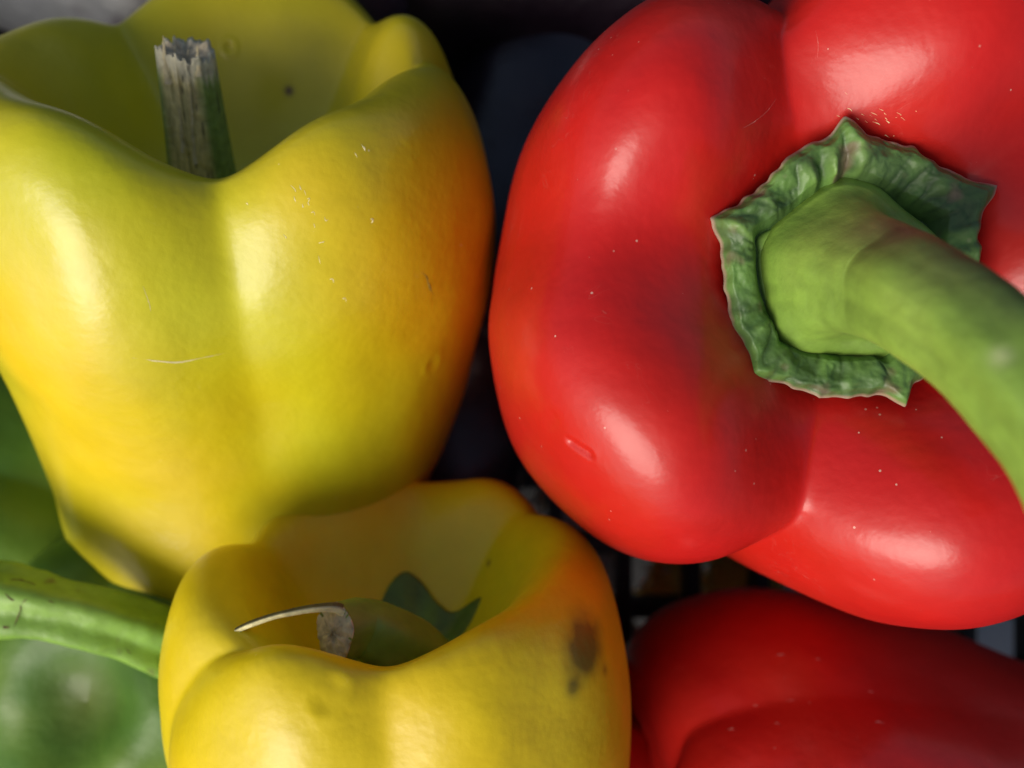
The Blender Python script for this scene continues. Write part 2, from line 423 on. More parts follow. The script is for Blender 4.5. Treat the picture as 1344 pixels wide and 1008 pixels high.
# =================================================================== BIG RED PEPPER (stem towards the viewer)
RC = P(1110, 355, -1.2); RC[2] = 0
red = empty('red_pepper', RC + np.array([0, 0, -9.3]))
put(red, label='large red pepper with thick curved green stem pointing at the viewer', category='pepper')
red_prof = [(0, -1.9), (.12, -1.85), (.22, -1.5), (.33, -.85), (.46, -.33), (.595, -.05), (.735, -.05), (.86, -.5), (.95, -1.5), (1.0, -3.2), (.98, -5.2), (.88, -7.2), (.66, -8.8), (.33, -9.4), (0, -9.1)]
def red_tint(loc, td, u, W, disp):
    c = np.zeros(loc.shape)+np.array([.49, .010, .007])
    n = vnoise(loc, .5, 4, 3)
    c = mixc(c, [.54, .02, .008], np.clip(n, 0, 1)*.7)
    c = mixc(c, [.42, .006, .010], np.clip(-n, 0, 1)*.5)
    # deeper orange towards the outer flank
    c = mixc(c, [.60, .035, .008], np.clip((u-8)/3, 0, 1)*.6)
    return c
red_R = [(180, 5.42), (165, 5.35), (150, 5.35), (122, 5.35), (108, 5.2), (101, 5.15), (92, 5.4), (70, 5.9), (45, 5.9), (36, 5.6), (25, 5.8), (0, 6.0), (-25, 6.0), (-40, 6.1), (-54, 6.2), (-66, 6.15), (-80, 5.75), (-92, 5.3), (-101, 5.25), (-113, 5.45), (-129, 5.55), (-147, 5.6), (-165, 5.5)]
red_cr = [dict(th=105, w=2.3, e=.06, d=[(0, 0), (3, .25), (4, .6), (6, .9), (8, .85), (10, .4), (13, .1)], o=[(3, 8), (5, 4), (7, -1), (9, -4), (11, -5)]),
          dict(th=-104, w=2.4, e=.07, d=[(0, 0), (3, .25), (4, .6), (6, .9), (8, .9), (10, .4), (13, .1)], o=[(3, 0), (5, 1.5), (7, 2), (9, -3), (11, -5)]),
          dict(th=38, w=1.9, e=.1, d=[(0, 0), (3, .2), (4, .45), (6, .65), (8, .5), (10, .2), (13, 0)]),
          dict(th=-20, w=2.0, e=.1, d=[(0, 0), (3, .2), (4, .4), (6, .5), (8, .5), (10, .2), (13, 0)]),
          dict(th=173, w=1.25, soft=1, d=[(0, 0), (3, .12), (5, .4), (7, .5), (9, .2), (11, 0)])]
o, redW, redL = pepper('flesh', M_RED, RC, (0, 0, 1), red_prof, red_R,
       H=[(140, .35), (100, -.05), (65, .4), (38, -.05), (10, .25), (-20, -.05), (-65, .45), (-104, -.05), (-138, .4), (173, .05)], creases=red_cr, tintf=red_tint, parent=red, nt_=640, ns=340, seed=5,
       dents=[((744, 582), (768, 597), .06, .05, .012), ((715, 560), (722, 552), .12, .02, 0)])

rs0 = random.Random(5)
for i_ in range(26):
    x_, y_ = rs0.gauss(1140, 26), rs0.gauss(158, 10); l_ = rs0.uniform(2, 7)
    scar(redW, [(x_, y_), (x_+l_*.6, y_+l_*.25), (x_+l_, y_+l_*.6)], rs0.uniform(.006, .014), M_SCAR, red, n=5, seed=i_)
M_PALESCUFF = plain_mat('pale_scuff', (.62, .22, .18), rough=.6, bump=.2, scale=900., var=.3)
for i_, (pts, w) in enumerate([([(955, 178), (985, 168), (1010, 150), (1024, 128)], .010), ([(1065, 40), (1072, 62), (1070, 80)], .008), ([(700, 470), (705, 520)], .008)]):
    scar(redW, pts, w, M_PALESCUFF, red, seed=i_)

# calyx: scalloped green star with crumpled ribs, seam and dome
def calyx_big():
    cx = P(1110, 355, -.95); n, m = 150, 480
    th = np.linspace(0, 2*np.pi, m, endpoint=False); td = np.degrees(th)
    kx = .01125
    E = .975*periodic(td, [(94, 187), (84, 176), (100, 174), (115, 168), (134, 160), (150, 170), (161, 187), (170, 175), (188, 170), (209, 174), (220, 180), (226, 192), (234, 182), (253, 172), (275, 168), (283, 170), (289, 182), (295, 172), (310, 170), (335, 168), (352, 165), (9, 165), (22, 180), (30, 197), (38, 185), (58, 172), (72, 172)])*kx
    E0 = E.copy()
    for a_, h_, w_ in ((94, .16, 4), (161, .20, 4), (226, .13, 4), (289, .14, 3.5), (30, .20, 5), (125, .05, 4), (205, .05, 3), (255, .04, 3), (65, .05, 4)):
        E = E+.75*h_*np.exp(-np.abs((td-a_+540) % 360-180)/w_)
    jagE = .012*np.sin(th*37+2*np.sin(th*5))+.03*vnoise(np.stack([np.cos(th)*9, np.sin(th)*9, th*0], -1), 1, 3, 2)
    rho = np.linspace(0, 1, n)**.85
    S = periodic(td, [(90, .60), (130, .64), (180, .70), (225, .66), (270, .63), (0, .66), (45, .6)])   # seam position
    rr = rho[:, None]*E0[None, :]+(E-E0)[None, :]*np.clip((rho[:, None]-.72)/.28, 0, 1)**1.3+jagE[None, :]*np.clip((rho[:, None]-.8)/.2, 0, 1)
    q = rho[:, None]/S[None, :]
    dome = np.where(q < 1, .30*np.sqrt(np.clip(1-q**2.6, 0, 1)), 0)
    ringt = np.clip((rho[:, None]-S[None, :])/(1-S[None, :]), 0, 1)
    pts3 = np.stack([np.cos(th)*1.0, np.sin(th)*1.0, th*0], -1)
    ribs = (.5+.5*np.cos(th*15+3.2*np.sin(th*3+.6)+2.1*np.sin(th*2)+1.5*np.sin(th*7)))*np.clip(.55+1.0*vnoise(pts3*1.7, 1, 18, 1), .1, 1)
    amp = .5+.5*vnoise(pts3*3.1, 1, 8, 2)
    ribr = np.sin(np.pi*np.clip(ringt*1.15, 0, 1))**.8
    Z = dome+ (ringt > 0)*( .10*np.sin(np.pi*ringt) + ribr*ribs[None, :]*(.06+.17*amp[None, :]) )
    lip = np.clip((ringt-.8)/.2, 0, 1)
    Z -= .16*lip**1.5
    Z += np.where(ringt > 0, .22, 0)*np.clip(ringt/.25, 0, 1)*(1-.6*ringt)          # ring swells just outside the seam
    # spikes at tips lift slightly
    for a in (94, 161, 226, 289, 30):
        da = (td-a+540) % 360-180
        Z += (.12*np.exp(-(da/5)**2))[None, :]*ringt**2
    x = rr*np.cos(th); y = rr*np.sin(th)
    P3 = np.stack([x, y, Z], -1)
    wr = 1-np.abs(vnoise(np.stack([np.cos(th)[None, :]*5+0*Z, np.sin(th)[None, :]*5+0*Z, rho[:, None]*3+0*Z], -1), .9, 44, 3))*2.2
    Z = Z+vnoise(P3, 2.3, 2, 4)*.12*np.clip(ringt*4, .12, 1)-.07*np.clip(wr, 0, 1)**2*np.clip(ringt*5, 0, 1)*(1-.5*ringt)
    # underlying funnel of the pepper
    base = -1.20+.62*(rho[:, None]*1.0)**2+0*Z
    W = np.stack([x+cx[0], y+cx[1], base+Z], -1)
    # colours: mid green, ribs paler, hollows dark/brownish, pale dried rim
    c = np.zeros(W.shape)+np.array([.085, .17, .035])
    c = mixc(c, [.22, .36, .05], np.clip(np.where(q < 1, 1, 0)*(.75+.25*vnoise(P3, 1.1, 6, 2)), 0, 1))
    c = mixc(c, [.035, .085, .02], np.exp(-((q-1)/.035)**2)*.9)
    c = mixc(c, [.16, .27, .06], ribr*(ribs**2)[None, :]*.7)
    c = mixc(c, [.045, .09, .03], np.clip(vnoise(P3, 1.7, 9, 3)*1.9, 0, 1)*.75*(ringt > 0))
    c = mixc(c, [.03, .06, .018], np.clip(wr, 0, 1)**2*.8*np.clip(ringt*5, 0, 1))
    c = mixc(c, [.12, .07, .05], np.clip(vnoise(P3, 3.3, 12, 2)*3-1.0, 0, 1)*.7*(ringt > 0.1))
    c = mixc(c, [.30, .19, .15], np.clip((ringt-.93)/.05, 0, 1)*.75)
    c = c*1.3
    # rim skirt folding down for thickness
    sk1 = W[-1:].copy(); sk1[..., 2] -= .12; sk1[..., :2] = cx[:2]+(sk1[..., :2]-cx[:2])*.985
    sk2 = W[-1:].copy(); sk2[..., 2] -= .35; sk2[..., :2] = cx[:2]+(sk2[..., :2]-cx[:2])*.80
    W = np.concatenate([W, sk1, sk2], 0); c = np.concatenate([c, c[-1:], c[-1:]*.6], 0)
    return W, c
cW, cC = calyx_big()
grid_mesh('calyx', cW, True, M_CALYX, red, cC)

def red_stem_tint(W, th, u):
    c = np.zeros(W.shape)+np.array([.20, .33, .045])
    n = vnoise(W, .9, 21, 3)
    c = mixc(c, [.10, .17, .03], np.clip(n*1.3+.1, 0, 1)*.6)
    c = mixc(c, [.30, .42, .08], np.clip(-n, 0, 1)*.5)
    c = mixc(c, [.12, .07, .05], gblob(W, P(1180, 292, 1.2), .42)*.85)
    c = mixc(c, [.16, .12, .05], gblob(W, P(1260, 330, 1.9), .6)*.6)
    c = mixc(c, [.26, .23, .08], gblob(W, P(1130, 285, .6), .5)*.5)
    for xy_, r_, s_ in [((1225, 312), .32, .7), ((1262, 335), .36, .8), ((1300, 362), .36, .75), ((1338, 395), .38, .75), ((1150, 290), .26, .6)]:  # brown blush, and shade along the stem's upper side put into the colour
        c = mixc(c, [.07, .10, .03] if xy_[0] > 1200 else [.17, .12, .05], gblob(W, pick(W, *xy_), r_)*s_*.85)
    lon = vnoise(np.stack([np.cos(np.radians(th))*4, np.sin(np.radians(th))*4, u*.5], -1), 1.5, 33, 3)
    c = c*(1+.22*lon)[..., None]
    c = mixc(c, [.42, .48, .22], gblob(W, pick(W, 1312, 462), .11)*.8)
    c = mixc(c, [.06, .03, .025], np.clip(gblob(W, pick(W, 1172, 296), .20)*1.4*(.6+.8*vnoise(W, 3.5, 87, 3)), 0, 1)*.8)
    return c
stem_pts = [P(1104, 364, -1.4), P(1105, 364, -1.0), P(1109, 363, -.68), P(1119, 362, -.35), P(1142, 365, .08), P(1174, 376, .55), P(1205, 390, 1.15), P(1275, 437, 1.9), P(1345, 500, 2.55), P(1420, 585, 3.0), P(1480, 690, 3.2)]
tube('stem', stem_pts, [1.37, 1.35, 1.20, .96, .80, .74, .70, .66, .65, .68, .74], M_STEM, red, n=160, m=96, flute=.05, tintf=red_stem_tint, noise=.022, seed=11)

# =================================================================== BIG YELLOW PEPPER
al = math.radians(40)
AX = np.array([0.02, math.cos(al), math.sin(al)])
AC = P(282, 92, -3.4)
yel = empty('yellow_pepper', AC-AX*11.0)
put(yel, label='large greenish yellow pepper at the left with a broken upright stem stump', category='pepper')
A_prof = [(0, -2.5), (.12, -2.45), (.24, -2.2), (.35, -1.7), (.45, -1.05), (.57, -.35), (.71, 0), (.85, -.3), (.95, -1.3), (1.0, -2.9), (.96, -5.0), (.86, -7.4), (.69, -9.7), (.47, -11.6), (.22, -12.5), (0, -12.4)]
A_R = [(0, 4.85), (20, 4.8), (33, 4.95), (48, 4.85), (75, 5.1), (105, 5.1), (136, 4.85), (165, 5.0), (200, 5.15), (-130, 5.05), (-105, 4.75), (-78, 4.5), (-50, 4.75), (-25, 4.9)]
A_H = [(0, .2), (15, .3), (32, .55), (48, .45), (80, .65), (105, .6), (136, .35), (170, .4), (-150, .6), (-120, .6), (-78, -.05), (-45, .34), (-20, .25)]
A_cr = [dict(th=-77, w=2.4, e=.22, d=[(0, 0), (3, .1), (5, .45), (7, .6), (9, .3), (11, .1), (13, 0)]),
        dict(th=48, w=1.8, e=.15, d=[(0, 0), (2, .15), (4, .4), (6, .4), (8, .3), (10, .2), (13, .1)]),
        dict(th=136, w=1.9, e=.15, d=[(0, 0), (2, .15), (4, .4), (6, .45), (8, .35), (10, .3), (13, .1)]),
        dict(th=10, w=1.2, e=.05, d=[(0, 0), (3, .15), (4.5, .4), (6, .45), (7.5, .22), (9, .05)], o=[(4, -10), (6, 0), (8, 12)]),
        dict(th=-165, w=1.9, e=.2, d=[(0, 0), (4, .3), (7, .3), (9, .05), (13, 0)])]
def yel_tint(loc, td, u, W, disp):
    c = np.zeros(loc.shape)+np.array([.56, .47, .006])
    n = vnoise(loc, .38, 14, 3); n2 = vnoise(loc, .8, 33, 2)
    c = mixc(c, [.50, .50, .012], np.clip(n*1.8, 0, 1)*.75)
    c = mixc(c, [.72, .48, .006], np.clip(-n*1.8, 0, 1)*.5)
    for p, r_, col, s in [(P(120, 200, -.2), 1.3, [.42, .47, .010], .7), (P(250, 400, -1), 1.6, [.46, .50, .010], .7), (P(390, 470, -1.5), 1.4, [.48, .50, .012], .5),
                          (P(0, 490, -1.5), 1.4, [.84, .50, .004], .8), (P(120, 590, -3), 1.2, [.80, .53, .005], .6),
                          (P(600, 400, -3), 1.5, [.62, .46, .006], .6), (P(620, 250, -4), 1.3, [.60, .44, .006], .4), (P(520, 330, -2), 1.5, [.72, .45, .006], .5), (P(400, 230, -1), .9, [.70, .46, .01], .5)]:
        c = mixc(c, col, gblob(W, p, r_)*s)
    inner = np.clip((5.5-u)/2, 0, 1)
    c = mixc(c, [.62, .53, .004], inner*.7)
    c = mixc(c, [.40, .44, .006], gblob(W, P(60, 90, -5.5), 2.0)*.7)
    c = mixc(c, [.40, .42, .012], gblob(W, P(450, 170, -4), .9)*.6)
    c = mixc(c, [.13, .07, .02], np.clip(blobs_on(W, (374, 122), .09)*1.3, 0, 1))
    return c
o, AW, AL = pepper('flesh', M_YEL, AC, AX, A_prof, A_R, H=A_H, creases=A_cr, bend=(-.020, -.062, -4), tintf=yel_tint, parent=yel, nt_=640, ns=340, seed=9, lump=.09,
       dents=[((300, 68), (300, 68), .09, .03, .03), ((574, 478), (574, 478), .12, .02, .01)])
# torn stump in the cavity
def stump(name, p0, p1, r0, r1, parent, seed):
    n, m = 90, 96
    T = p1-p0; Ln = np.linalg.norm(T); T = T/Ln
    toC = np.array([0, 0, CAMZ])-p1; Fv = toC-T*T.dot(toC); Fv /= np.linalg.norm(Fv); Bv = np.cross(T, Fv)
    th = np.linspace(0, 2*np.pi, m, endpoint=False); v = np.linspace(0, 1, n)
    ring = np.stack([np.cos(th)*3, np.sin(th)*3, th*0], -1)
    endl = 1+.07*vnoise(ring*2.2, 1, seed, 3)
    R = (r0+(r1-r0)*v**.7)[:, None]*(1+.05*np.cos(4*th+.4))[None, :]
    fc = np.cos(th+.55)                                  # facing side, peeled open
    peel = np.clip((fc-.5)/.25, 0, 1)[None, :]*np.clip((v-.16)/.06, 0, 1)[:, None]
    loc = np.stack([np.broadcast_to(np.sin(th)*9, R.shape), np.broadcast_to(np.cos(th)*2, R.shape), np.broadcast_to(v[:, None]*2.2, R.shape)], -1)
    fib = vnoise(loc, 1.0, seed+3, 3)
    R = R*(1-peel*(.20+.10*fib)) + .012*fib
    W = p0+T*(Ln*v[:, None]*endl[None, :])[..., None]+R[..., None]*(np.cos(th)[None, :, None]*Fv+np.sin(th)[None, :, None]*Bv)
    c = np.zeros(W.shape)+np.array([.17, .27, .06])
    c = mixc(c, [.28, .36, .14], np.clip(fib, 0, 1)*.5)
    pale = np.array([.74, .62, .32])
    c = mixc(c, pale, np.clip(peel*(1.0+.9*fib), 0, 1)*.9)
    c = mixc(c, [.16, .11, .05], np.clip(peel*(-fib*3-.5), 0, 1)*.8)
    c = mixc(c, [.55, .52, .40], np.clip((v[:, None]-.86)/.08+.6*fib, 0, 1)*.85*np.ones_like(R))
    c = mixc(c, [.03, .03, .02], np.clip(vnoise(loc*np.array([1, 1, 3.]), 2.2, seed+9, 1)*6-4.2, 0, 1))
    rows = [W]; cols = [c]; cen = W[-1].mean(0)
    for k, f in enumerate((.82, .6, .38, .18, .03)):
        nz_ = vnoise(ring*(2+f), 1, seed+20+k, 2)
        rw = cen+(W[-1]-cen)*f-T*(.10+.07*nz_)[:, None]*(1.2-f)
        rows.append(rw[None]); cols.append(np.array([.62, .52, .34])*(1+.35*nz_)[None, :, None]*np.ones((1, m, 3)))
    W2 = np.concatenate(rows, 0); c2 = np.concatenate(cols, 0)
    so_ = grid_mesh(name, W2, True, M_PEEL, parent, c2, flip=True)
    return so_, W, T, Fv, Bv
M_PEEL = plain_mat('torn_stem', None, rough=.75, bump=.8, scale=650., var=.3, attr=True)
sp0 = P(274, 285, -4.9); sp1 = P(243, 66, -2.7)
st_, sW, sT, sF, sB = stump('stem', sp0, sp1, .66, .44, yel, 77)
def splinter(parent, base, tip, w, seed):
    n = 10; c = np.linspace(0, 1, n)[:, None]*(tip-base)+base; rng = np.random.RandomState(seed)
    c = c+sB*(.015*rng.uniform(-1, 1, n))[:, None]
    ww = w*np.linspace(1, .12, n)*(1+.3*rng.uniform(-1, 1, n))
    th = np.linspace(0, 2*np.pi, 8, endpoint=False)
    V = c[:, None]+ww[:, None, None]*(np.cos(th)[None, :, None]*sB+.5*np.sin(th)[None, :, None]*sF)
    return grid_mesh('splinter', V, True, M_FIBRE, parent, None, flip=True, capA=True, capB=True)
for (a, b, w, sd) in [((222, 110, -2.75), (214, 47, -2.45), .07, 1), ((262, 100, -2.65), (259, 60, -2.45), .06, 2), ((232, 90, -2.8), (230, 58, -2.7), .05, 3), ((248, 95, -2.75), (247, 66, -2.7), .05, 4), ((240, 200, -3.45), (232, 80, -2.6), .035, 5), ((256, 215, -3.5), (250, 110, -2.7), .035, 6)]:
    splinter(st_, P(*a), P(*b), w, sd)


# =================================================================== SMALL YELLOW PEPPER
be = math.radians(17)
BX = np.array([-.03, math.cos(be), math.sin(be)])
BC = P(522, 735, -2.9)
sml = empty('yellow_pepper', BC-BX*9)
put(sml, label='smaller deep yellow pepper with dark mould blotch and torn curled stem', category='pepper')
B_prof = [(0, -2.1), (.12, -2.05), (.25, -1.85), (.36, -1.45), (.47, -.85), (.59, -.28), (.73, 0), (.86, -.3), (.95, -1.2), (1.0, -2.6), (.97, -4.5), (.88, -6.4), (.68, -8.0), (.4, -8.9), (.18, -9.2), (0, -9.0)]
B_R = [(0, 3.9), (20, 3.88), (38, 3.8), (56, 3.95), (72, 3.9), (100, 4.0), (130, 4.1), (157, 3.9), (180, 4.1), (-160, 4.15), (-140, 3.95), (-115, 3.9), (-87, 3.7), (-60, 3.8), (-30, 3.9)]
B_H = [(0, .2), (40, .2), (58, .3), (75, .25), (110, .4), (158, .15), (185, .2), (-140, -.1), (-115, .2), (-87, .02), (-55, .2), (-20, .2)]
B_cr = [dict(th=-87, w=2.0, e=.25, d=[(0, 0), (4, .1), (5, .25), (7, .35), (9, .25), (11, .15), (13, 0)]),
        dict(th=-138, w=1.5, e=.08, d=[(0, 0), (4, .25), (6, .35), (8, .3), (10, .2), (13, 0)], o=[(4, 16), (5, 12), (6.5, 0), (8, -14), (10, -26)]),
        dict(th=158, w=1.6, e=.12, d=[(0, 0), (2, .15), (4, .35), (6, .35), (8, .28), (10, .2), (13, 0)]),
        dict(th=88, w=1.5, e=.2, d=[(0, 0), (2, .15), (4, .25), (6, .15), (8, .1), (10, .1), (13, 0)]),
        dict(th=38, w=1.4, e=.12, d=[(0, 0), (2, .1), (4, .22), (6, .22), (8, .22), (10, .2), (13, 0)], o=[(4, 10), (6, 0), (8, -6)])]
def sml_tint(loc, td, u, W, disp):
    c = np.zeros(loc.shape)+np.array([.72, .54, .005])
    n = vnoise(loc, .45, 24, 3)
    c = mixc(c, [.62, .50, .008], np.clip(n*1.8, 0, 1)*.6)
    c = mixc(c, [.78, .48, .004], np.clip(-n*1.8, 0, 1)*.5)
    for p, r_, col, s in [(P(230, 860, -4), 1.3, [.62, .56, .008], .7), (P(240, 930, -3), 1.0, [.66, .56, .008], .5), (P(740, 800, -4), 1.6, [.56, .60, .006], .8), (P(560, 900, -1), 1.0, [.76, .46, .004], .5), (P(450, 690, -7), 2.0, [.55, .40, .008], .6)]:
        c = mixc(c, col, gblob(W, p, r_)*s)
    c = mixc(c, [.60, .60, .004], np.clip((6-u)/2, 0, 1)*.85)
    m1 = blobs_on(W, (778, 838), .42)+.8*blobs_on(W, (770, 862), .33)
    m1 = np.clip(m1*1.15+.55*vnoise(loc, 5.5, 41, 3)*m1-.12, 0, 1)*.85
    m2 = np.clip(blobs_on(W, (756, 905), .13)*1.2, 0, 1)*.75+np.clip(blobs_on(W, (800, 880), .08), 0, 1)*.6
    c = mixc(c, [.10, .085, .008], np.clip(m1+m2, 0, 1))
    c = mixc(c, [.16, .10, .02], blobs_on(W, (636, 737), .06))
    return c
o, BW, BL = pepper('flesh', M_YEL2, BC, BX, B_prof, B_R, H=B_H, creases=B_cr, tintf=sml_tint, parent=sml, nt_=600, ns=320, seed=19, lump=.08,
       dents=[((428, 915), (442, 900), .15, .028, .010)])
def bstem_tint(W, th, u):
    c = np.zeros(W.shape)+np.array([.16, .29, .035]); n = vnoise(W, 1.4, 101, 3)
    c = mixc(c, [.24, .36, .06], np.clip(n*1.5, 0, 1)*.6)
    c = mixc(c, [.20, .24, .05], np.clip((u-4.2)/.8, 0, 1)*.6)
    return c
bs, bsW = tube('stem', [P(590, 985, -4.2), P(575, 920, -3.3), P(548, 870, -2.7), P(510, 840, -2.1), P(472, 824, -1.85), P(440, 829, -1.5)], [.78, .70, .60, .52, .46, .43], M_STEM, sml, n=80, m=60, flute=.04, tintf=bstem_tint, noise=.03, seed=61)
# ragged pale end and the torn skin that curls away from it
e0 = bsW[-1]; ec = e0.mean(0); et = bsW[-1].mean(0)-bsW[-4].mean(0); et /= np.linalg.norm(et)
rng = np.random.RandomState(4); rowsE = [e0*1.0]
jag = .045*rng.uniform(-.2, 1, len(e0)); rowsE.append(e0+et*jag[:, None]); rowsE.append(ec+(e0-ec)*.8+et*(jag*.6)[:, None])
for f in (.6, .35, .02): rowsE.append(ec+(e0-ec)*f+et*(.04*rng.uniform(0, 1, len(e0))+.015)[:, None])
grid_mesh('torn_end', np.array(rowsE), True, M_FIBRE, bs, None, flip=True)
def curl_tint(W, th, u):
    c = np.zeros(W.shape)+np.array([.10, .09, .035])
    s_ = np.clip(-np.cos(np.radians(th))*2+1.1, 0, 1)
    return mixc(c, [.85, .78, .42], s_)
tube('torn_strip', [P(450, 801, -1.5), P(436, 797, -1.42), P(400, 800, -1.35), P(352, 811, -1.35), P(308, 829, -1.4), P(277, 853, -1.5)], [.085, .065, .052, .046, .04, .015], M_PEEL, bs, n=70, m=20, flute=.1, tintf=curl_tint, noise=.015, seed=71, squash=1.6, up=(0, 1, 0))
def cup_calyx(centre, X, Y, A, R, depth, parent, seed, col, keys):
    n, m = 40, 160; th = np.linspace(0, 2*np.pi, m, endpoint=False); td = np.degrees(th); rho = np.linspace(.05, 1, n)
    E = periodic(td, keys)*R
    ring = np.stack([np.cos(th)*3, np.sin(th)*3, th*0], -1)
    E = E*(1+.04*vnoise(ring, 1.5, seed, 2))
    r_ = rho[:, None]*E[None, :]
    h = depth*(r_/R)**1.8+.05*np.cos(th*11)[None, :]*rho[:, None]
    V = np.array(centre)+(r_*np.cos(th))[..., None]*X+(r_*np.sin(th))[..., None]*Y+h[..., None]*A
    V2 = V[::-1]-A*.09
    V = np.concatenate([V, V2], 0)
    c = np.zeros(V.shape)+np.array(col); c = mixc(c, np.array(col)*1.8, np.clip(vnoise(V, 2.2, seed, 3)*1.5, 0, 1)*.6)
    return grid_mesh('calyx', V, True, M_CALYX, parent, c, flip=True)
bX, bY, bA = frame(BX)
cup_calyx(BC-bA*2.4+bX*.0, bX, bY, bA, 1.35, .80, sml, 5, [.07, .17, .03], [(0, .9), (28, 1.2), (60, .95), (95, 1.25), (130, .9), (165, 1.0), (200, .85), (240, 1.), (280, .85), (320, 1.)])
aX, aY, aA = frame(AX)
cup_calyx(AC-aA*2.7, aX, aY, aA, 1.5, .5, yel, 6, [.06, .07, .02], [(0, .9), (40, 1.1), (90, .9), (140, 1.15), (190, .9), (230, 1.05), (290, .9), (330, 1.)])
# scars and flecks
for i_, (pts, w) in enumerate([([(176, 473), (205, 477), (240, 477), (268, 473), (300, 464)], .018), ([(190, 380), (200, 398), (203, 412)], .016)]):
    scar(AW, pts, w, M_SCAR, yel, seed=i_)
M_DARKSCAR = plain_mat('brown_scratch', (.22, .17, .02), rough=.7, bump=.3, scale=900., var=.3)
scar(AW, [(557, 355), (562, 368), (568, 378), (575, 389)], .03, M_DARKSCAR, yel, seed=7)
rs = random.Random(12)
for (x_, y_) in [(394, 248), (402, 252), (408, 262), (400, 270), (412, 280), (384, 262), (416, 296), (372, 312), (424, 318), (408, 266), (431, 286), (421, 338), (438, 368), (320, 268), (382, 248), (455, 392), (490, 290), (480, 190), (470, 200)]:
    l_ = rs.uniform(4, 9); scar(AW, [(x_, y_), (x_+l_*.25, y_+l_*.5), (x_+l_*.55, y_+l_)], rs.uniform(.016, .030), M_SCAR, yel, n=6, seed=x_)


# =================================================================== LOWER RED PEPPER (lying)
low = empty('red_pepper', (7, -8.5, -11)); put(low, label='shaded red pepper lying on its side in the lower right corner', category='pepper')
C_prof = [(0, -.6), (.15, -.5), (.35, -.15), (.55, 0), (.75, -.35), (.92, -1.5), (1.0, -3.2), (.95, -5.5), (.86, -8), (.74, -10.3), (.6, -12), (.3, -12.9), (0, -13)]
def low_tint(loc, td, u, W, disp):
    c = np.zeros(loc.shape)+np.array([.56, .016, .011]); n = vnoise(loc, .5, 54, 3)
    c = mixc(c, [.56, .04, .012], np.clip(n, 0, 1)*.6)
    return c
CC = np.array([2.25, -8.4, -6.6])
C_R = [(0, 4.4), (40, 4.4), (90, 4.3), (140, 4.5), (180, 4.5), (-140, 4.3), (-90, 4.4), (-40, 4.3)]
C_cr = [dict(th=-45, w=2.3, e=.08, d=[(0, .15), (1, .45), (3, .6), (4.5, .35), (6, .12), (8, .03), (12, 0)], o=[(0, -60), (1, -34), (2, -18), (4, 0), (6, 5), (9, 10)]),
        dict(th=75, w=2, e=.1, d=[(0, .1), (3, .5), (6, .4), (10, .1)]), dict(th=-160, w=2, e=.1, d=[(0, .1), (3, .5), (6, .4), (10, .1)])]
o, CW, CL = pepper('flesh', M_RED, CC, (-1, .14, .06), C_prof, C_R, creases=C_cr, xref=(0, 1, 0), tintf=low_tint, parent=low, nt_=480, ns=260, seed=29, lump=.1)

rs2 = random.Random(21)
for i_ in range(8):
    x_, y_ = rs2.choice([(1010, 912), (1000, 935), (1150, 900), (1140, 950), (1190, 960), (1075, 858), (1020, 856), (950, 960)]); x_ += rs2.gauss(0, 9); y_ += rs2.gauss(0, 7); l_ = rs2.uniform(4, 14)
    scar(CW, [(x_, y_), (x_+l_*.5, y_+l_*.12), (x_+l_, y_+l_*.1)], rs2.uniform(.010, .022), M_PALESCUFF, low, n=6, seed=i_)
# red pepper deeper down, only a sliver shows
dp = empty('red_pepper', (2.2, -10, -11.5)); put(dp, label='dark red pepper mostly hidden, a sliver between small yellow and lower red pepper', category='pepper')
pepper('flesh', M_RED, np.array([1.9, -6.8, -8.6]), (.05, .96, .2), C_prof, [(0, 2.6), (90, 2.8), (180, 2.7), (-90, 2.6)], creases=C_cr, tintf=low_tint, parent=dp, nt_=200, ns=120, seed=31, lump=.08)

# =================================================================== GREEN PEPPERS, lower left
def grn_tint(seed):
    def f(loc, td, u, W, disp):
        c = np.zeros(loc.shape)+np.array([.07, .16, .018]); n = vnoise(loc, .55, seed, 3)
        c = mixc(c, [.16, .25, .025], np.clip(n*1.6, 0, 1)*.8)
        c = mixc(c, [.025, .07, .010], np.clip(-n*1.6, 0, 1)*.8)
        c = mixc(c, [.11, .13, .015], np.clip((u-12)/2.5, 0, 1)*.8)
        return c
    return f
G_prof = [(0, -1.6), (.14, -1.5), (.3, -1.0), (.45, -.3), (.62, 0), (.8, -.5), (.94, -1.7), (1, -3.2), (.96, -5), (.84, -6.7), (.64, -7.9), (.45, -8.35), (.28, -8.2), (.14, -7.9), (0, -7.8)]
def gcr(a, b, c_, d=.5):
    return [dict(th=q, w=w_, e=.08, d=[(0, .1), (4, d), (7, d*.8), (10, d*.5), (12, d*.08), (14, .0)], o=[(4, 0), (14, 25)]) for q, w_ in ((a, 1.6), (b, 1.9), (c_, 1.5))]
g1 = empty('green_pepper', P(90, 930, -12)); put(g1, label='dark green pepper in the bottom left corner, dimpled blossom end up', category='pepper')
ax1 = np.array([.25, -.1, -1.0]); ax1 /= np.linalg.norm(ax1)
pepper('flesh', M_GRN, P(105, 925, -5.0)+ax1*8.0, ax1, G_prof, [(0, 4.2), (60, 3.9), (130, 4.3), (200, 4.0), (280, 4.2)], creases=gcr(30, 150, 265), tintf=grn_tint(61), parent=g1, nt_=360, ns=220, seed=37, lump=.22)
g2 = empty('green_pepper', P(0, 640, -12)); put(g2, label='dark green pepper at the left edge below the big yellow pepper', category='pepper')
